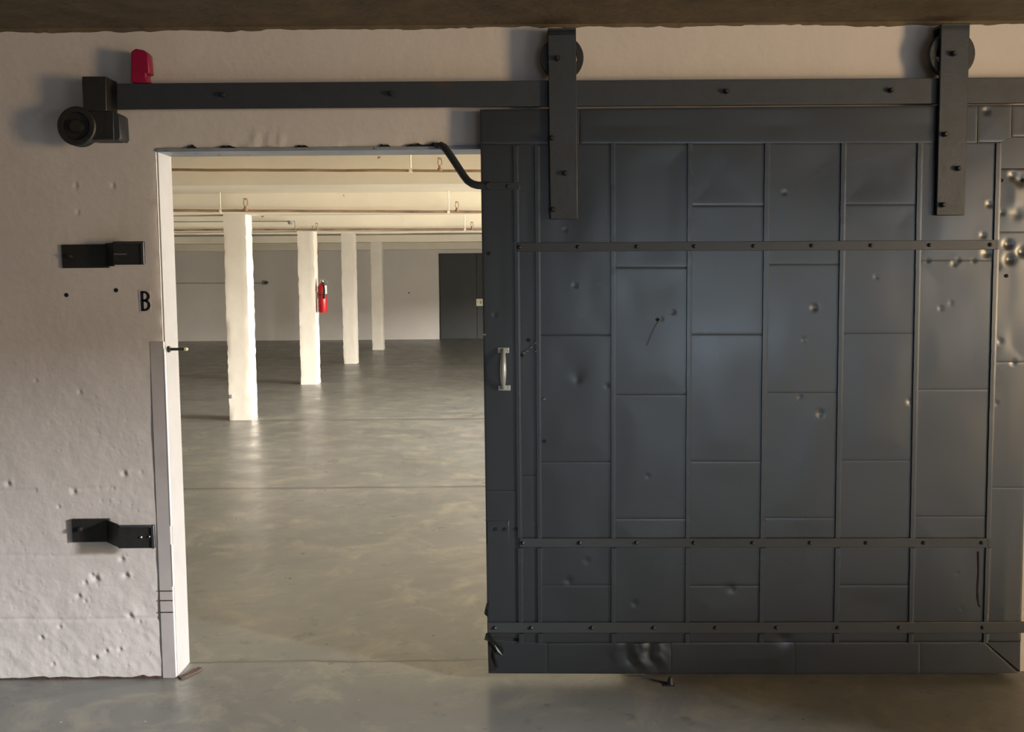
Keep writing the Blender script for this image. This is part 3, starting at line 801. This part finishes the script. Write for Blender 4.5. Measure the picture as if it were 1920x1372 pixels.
# ------------------------------------------------------------------ letter B on its sticker
def letter():
    yb_ = -0.004
    A = at(260, 543, yb_); Bq = at(283, 586, yb_)
    t = thing('letter_sign', (A.x, 0, Bq.z), 'black letter B on a clear sticker beside the doorway', 'letter')
    MB().box(A.x, Bq.x, -0.0035, 0.004, Bq.z, A.z).build('backing', 'sticker', t)
    x0 = at(263.5, 545, yb_).x; x1 = at(281, 545, yb_).x; z1 = at(270, 545.5, yb_).z; z0 = at(270, 583, yb_).z
    sw = 0.0105; zm = lerp(z0, z1, 0.52); yf = -0.0052
    mb = MB(); mb.box(x0, x0 + sw, yf, yf + 0.0016, z0, z1)
    def bowl(za, zb, xr):
        th = 0.0085; h = zb - za; rr = min(h / 2, xr - x0 - sw * 0.6)
        out = []; inn = []
        cx = xr - rr
        out.append((x0 + sw * 0.5, zb)); inn.append((x0 + sw * 0.5, zb - th))
        for i in range(13):
            q = math.pi / 2 - math.pi * i / 12
            out.append((cx + rr * math.cos(q), (za + zb) / 2 + h / 2 * math.sin(q)))
            inn.append((cx + (rr - sw) * math.cos(q), (za + zb) / 2 + (h / 2 - th) * math.sin(q)))
        out.append((x0 + sw * 0.5, za)); inn.append((x0 + sw * 0.5, za + th))
        n = len(out); vs = []
        for (a, b), (c_, d_) in zip(out, inn): vs += [(a, yf, b), (c_, yf, d_), (a, yf + 0.0016, b), (c_, yf + 0.0016, d_)]
        fs = []
        for i in range(n - 1):
            k = i * 4; fs += [(k, k + 4, k + 5, k + 1), (k + 2, k + 3, k + 7, k + 6), (k, k + 2, k + 6, k + 4), (k + 1, k + 5, k + 7, k + 3)]
        mb.add(vs, fs)
    bowl(zm - 0.004, z1, x1 - 0.0015); bowl(z0, zm + 0.0045, x1)
    mb.build('letter_b', 'ink', t)
letter()

# ------------------------------------------------------------------ bent stay arm from lintel to door
ys = -0.10
ctrl = [(826, 272, -0.015), (834, 277, -0.03), (845, 292, -0.045), (858, 312, -0.06), (869, 329, -0.075), (877, 339, -0.09), (886, 345, -0.10), (896, 347.5, -0.106), (908, 348, -0.108), (919, 348, -0.108)]
arm = thing('stay_arm', at(826, 272, 0), 'dark bent steel stay arm from the lintel down to the door edge', 'stay arm')
MB().tube([at(a, b, c_) for a, b, c_ in ctrl], 0.0145, 14).build('arm', 'dark_steel', arm, smooth=True)
MB().plate([at(*q, -0.02) for q in ((812, 270), (820, 267), (836, 269), (842, 276), (838, 281), (815, 276))], 0.02).build('clip', 'black_iron', arm, bevel=0.002)
MB().cyl(at(917, 348, -0.108), at(917, 348, -0.126), 0.011, 12).build('end_pin', 'black_iron', arm)

# ------------------------------------------------------------------ sprinkler pipes, hangers, conduit
def sprinkler(px, ytop, ybase, Y, parent, m='rustpipe'):
    b = at(px, ybase, Y); t = at(px, ytop, Y); h = t.z - b.z
    mb = MB(); r = h * 0.16
    mb.lathe(b + Vector((0, 0, -0.012)), (0, 0, h * 0.35 + 0.012), [(0, r * 1.4), (0.5, r * 1.4), (0.55, r), (1, r * 0.8)], 12)
    for s in (-1, 1):
        mb.tube([b + Vector((s * r * 0.5, 0, h * 0.3)), b + Vector((s * r * 1.1, 0, h * 0.55)), b + Vector((s * r * 0.9, 0, h * 0.85)), b + Vector((0, 0, h * 0.97))], r * 0.28, 6)
    mb.lathe(b + Vector((0, 0, h * 0.95)), (0, 0, h * 0.06), [(0, r * 1.2), (1, r * 1.4)], 14)
    return mb.build('sprinkler_head', m, parent)
def pipe(rows, Y, rad, label, heads, hangers, m='rustpipe'):
    a = at(rows[0][0], rows[0][1], Y); b = at(rows[1][0], rows[1][1], Y)
    d = (b - a).normalized(); a = a - d * 3.0; b = b + d * 4.0
    if b.x > BXR: b = a + (b - a) * ((BXR - 0.05 - a.x) / (b.x - a.x))
    n = 40
    pts = [a + (b - a) * (i / (n - 1)) + Vector((0, 0, (random.random() - 0.5) * 0.004)) for i in range(n)]
    o = MB().tube(pts, rad, 12).build('sprinkler_pipe', m, smooth=True)
    tag(o, label, 'pipe', 'sprinkler pipes under the back room ceiling')
    for px, yt, yb_ in heads: sprinkler(px, yt, yb_, Y, o)
    for px, wid in hangers:
        t = (at(px, 380, Y).x - a.x) / (b.x - a.x); q = a + (b - a) * t
        mb = MB(); mb.cyl((q.x, q.y, q.z - rad), (q.x, q.y, ZB), 0.006, 8)
        mb.lathe((q.x - wid, q.y, q.z), (2 * wid, 0, 0), [(0, rad * 1.5), (1, rad * 1.5)], 12)
        mb.build('pipe_hanger', 'cream', o)
    return o
pipe([(312, 318.5), (900, 320)], y1 - 0.16, 0.010, 'nearest thin rusty sprinkler pipe, highest in the doorway', [(825, 296, 318)], [(771, 0.012)])
pipe([(312, 394.5), (900, 397)], c1.y - 0.16, 0.015, 'middle rusty sprinkler pipe passing the nearest column top', [(461, 372, 394), (857, 378, 395)], [(413, 0.012), (841, 0.014)])
pipe([(312, 431.5), (900, 429.5)], c2.y - 0.16, 0.015, 'farthest rusty sprinkler pipe passing the second column top', [(594, 418, 430), (885, 416, 429)], [(871, 0.014)])
Yc = c2.y - 0.28
a = at(200, 416.5, Yc); b = at(553, 414.5, Yc); e = at(554, 431, Yc)
cd = thing('ceiling_conduit', b, 'thin conduit with a small junction box ending at the second column', 'conduit')
MB().tube([a, b], 0.008, 8).build('tube', 'outlet', cd)
MB().tube([b, e], 0.009, 8).build('tube', 'outlet', cd)
p = at(545, 416.5, Yc); MB().lathe(p + Vector((0, 0, 0.02)), (0, 0, -0.05), [(0, 0.04), (0.5, 0.045), (1, 0.03)], 14).build('junction_box', 'outlet', cd)
# wall conduit with its outlet box on the far wall
Yf = YW - 0.012
a = at(250, 531, Yf); b = at(494, 530.5, Yf)
wc_ = thing('wall_conduit', b, 'thin conduit on the far wall ending in a small outlet box', 'conduit')
MB().tube([a, b], 0.010, 8).build('tube', 'outlet', wc_)
p = at(497.5, 530, Yf); MB().box(p.x - 0.06, p.x + 0.05, YW - 0.05, YW + 0.002, p.z - 0.055, p.z + 0.06).build('outlet_box', 'outlet', wc_, bevel=0.004)
MB().box(p.x - 0.02, p.x + 0.09, YW - 0.07, YW - 0.045, p.z - 0.02, p.z + 0.03).build('plug', 'bar', wc_, bevel=0.004)
p = at(767, 549, YW)
tag(MB().lathe(Vector((p.x, YW + 0.002, p.z)), (0, -0.02, 0), [(0, 0.018), (0.7, 0.018), (1, 0.012)], 12).build('wall_plug', 'hole'), 'tiny dark round plug on the far wall left of the far door', 'plug')

# ------------------------------------------------------------------ fire extinguisher on the second column
def extinguisher():
    xf = c2.x + wpx(c2, 31)
    Ye = c2.y + 0.06
    zb = at(604, 585.5, Ye).z; zt = at(604, 521, Ye).z; H = zt - zb
    R = 0.068; cx = at(604.6, 560, Ye).x + 0.0
    cx = max(cx, xf + R + 0.006)
    t = thing('fire_extinguisher', (cx, Ye, zb), 'red fire extinguisher with a hose hanging on the second column', 'fire extinguisher')
    MB().lathe((cx, Ye, zb), (0, 0, H * 0.86), [(0, R * 0.9), (0.02, R), (0.86, R), (0.93, R * 0.82), (0.985, R * 0.42), (1.0, R * 0.36)], 28).build('cylinder', 'ext_red', t, smooth=True)
    MB().lathe((cx, Ye, zb + H * 0.85), (0, 0, H * 0.10), [(0, R * 0.36), (0.3, R * 0.42), (0.8, R * 0.42), (1, R * 0.3)], 14).build('valve', 'chrome', t, smooth=True)
    zv = zb + H * 0.95
    MB().plate([(cx - R * 0.6, Ye - 0.012, zv), (cx + R * 0.3, Ye - 0.012, zv + 0.022), (cx + R * 1.35, Ye - 0.012, zv - 0.035), (cx + R * 1.3, Ye - 0.012, zv - 0.048), (cx + R * 0.3, Ye - 0.012, zv + 0.006), (cx - R * 0.6, Ye - 0.012, zv - 0.012)], 0.024).build('lever', 'chrome', t, bevel=0.002)
    MB().tube([(cx, Ye - 0.03, zv - 0.03), (cx + R * 0.55, Ye - R * 0.9, zv - 0.05), (cx + R * 0.72, Ye - R * 1.02, zb + H * 0.66), (cx + R * 0.66, Ye - R * 1.02, zb + H * 0.40)], [0.010, 0.011, 0.011, 0.016], 10).build('hose', 'black', t, smooth=True)
    mb = MB(); vs = []; 
    for i in range(9):
        q = math.radians(-62 + 62 * i / 8)
        for z in (zb + H * 0.52, zb + H * 0.78): vs.append((cx + (R + 0.0015) * math.cos(q), Ye + (R + 0.0015) * math.sin(q), z))
    mb.add(vs, [(i * 2, i * 2 + 2, i * 2 + 3, i * 2 + 1) for i in range(8)]); mb.build('label_plate', 'label', t, smooth=True)
    MB().lathe((cx, Ye, zb + H * 0.50), (0, 0, 0.018), [(0, R + 0.003), (1, R + 0.003)], 28).build('strap', 'black', t, smooth=True)
    MB().box(xf - 0.004, cx - R * 0.8, Ye + 0.0, Ye + 0.03, zb + H * 0.4, zb + H * 0.6).build('bracket', 'column', t)
extinguisher()

# stub of a floor guide under the door
g0 = at_floor(1258, 1285)
gd = thing('floor_guide', (g0.x, g0.y, 0), 'small broken black floor guide stub under the door bottom', 'guide')
MB().lathe((g0.x, g0.y + 0.012, 0), (0, 0, 0.03), [(0, 0.016), (0.4, 0.012), (0.8, 0.010), (1, 0.006)], 10).build('stub', 'black_iron', gd)
MB().plate([(g0.x - 0.03, g0.y - 0.008, 0.0), (g0.x + 0.012, g0.y - 0.012, 0.0), (g0.x + 0.02, g0.y + 0.02, 0.0), (g0.x - 0.02, g0.y + 0.03, 0.0)], 0.003, (0, 0, 1)).build('base_plate', 'bar', gd)
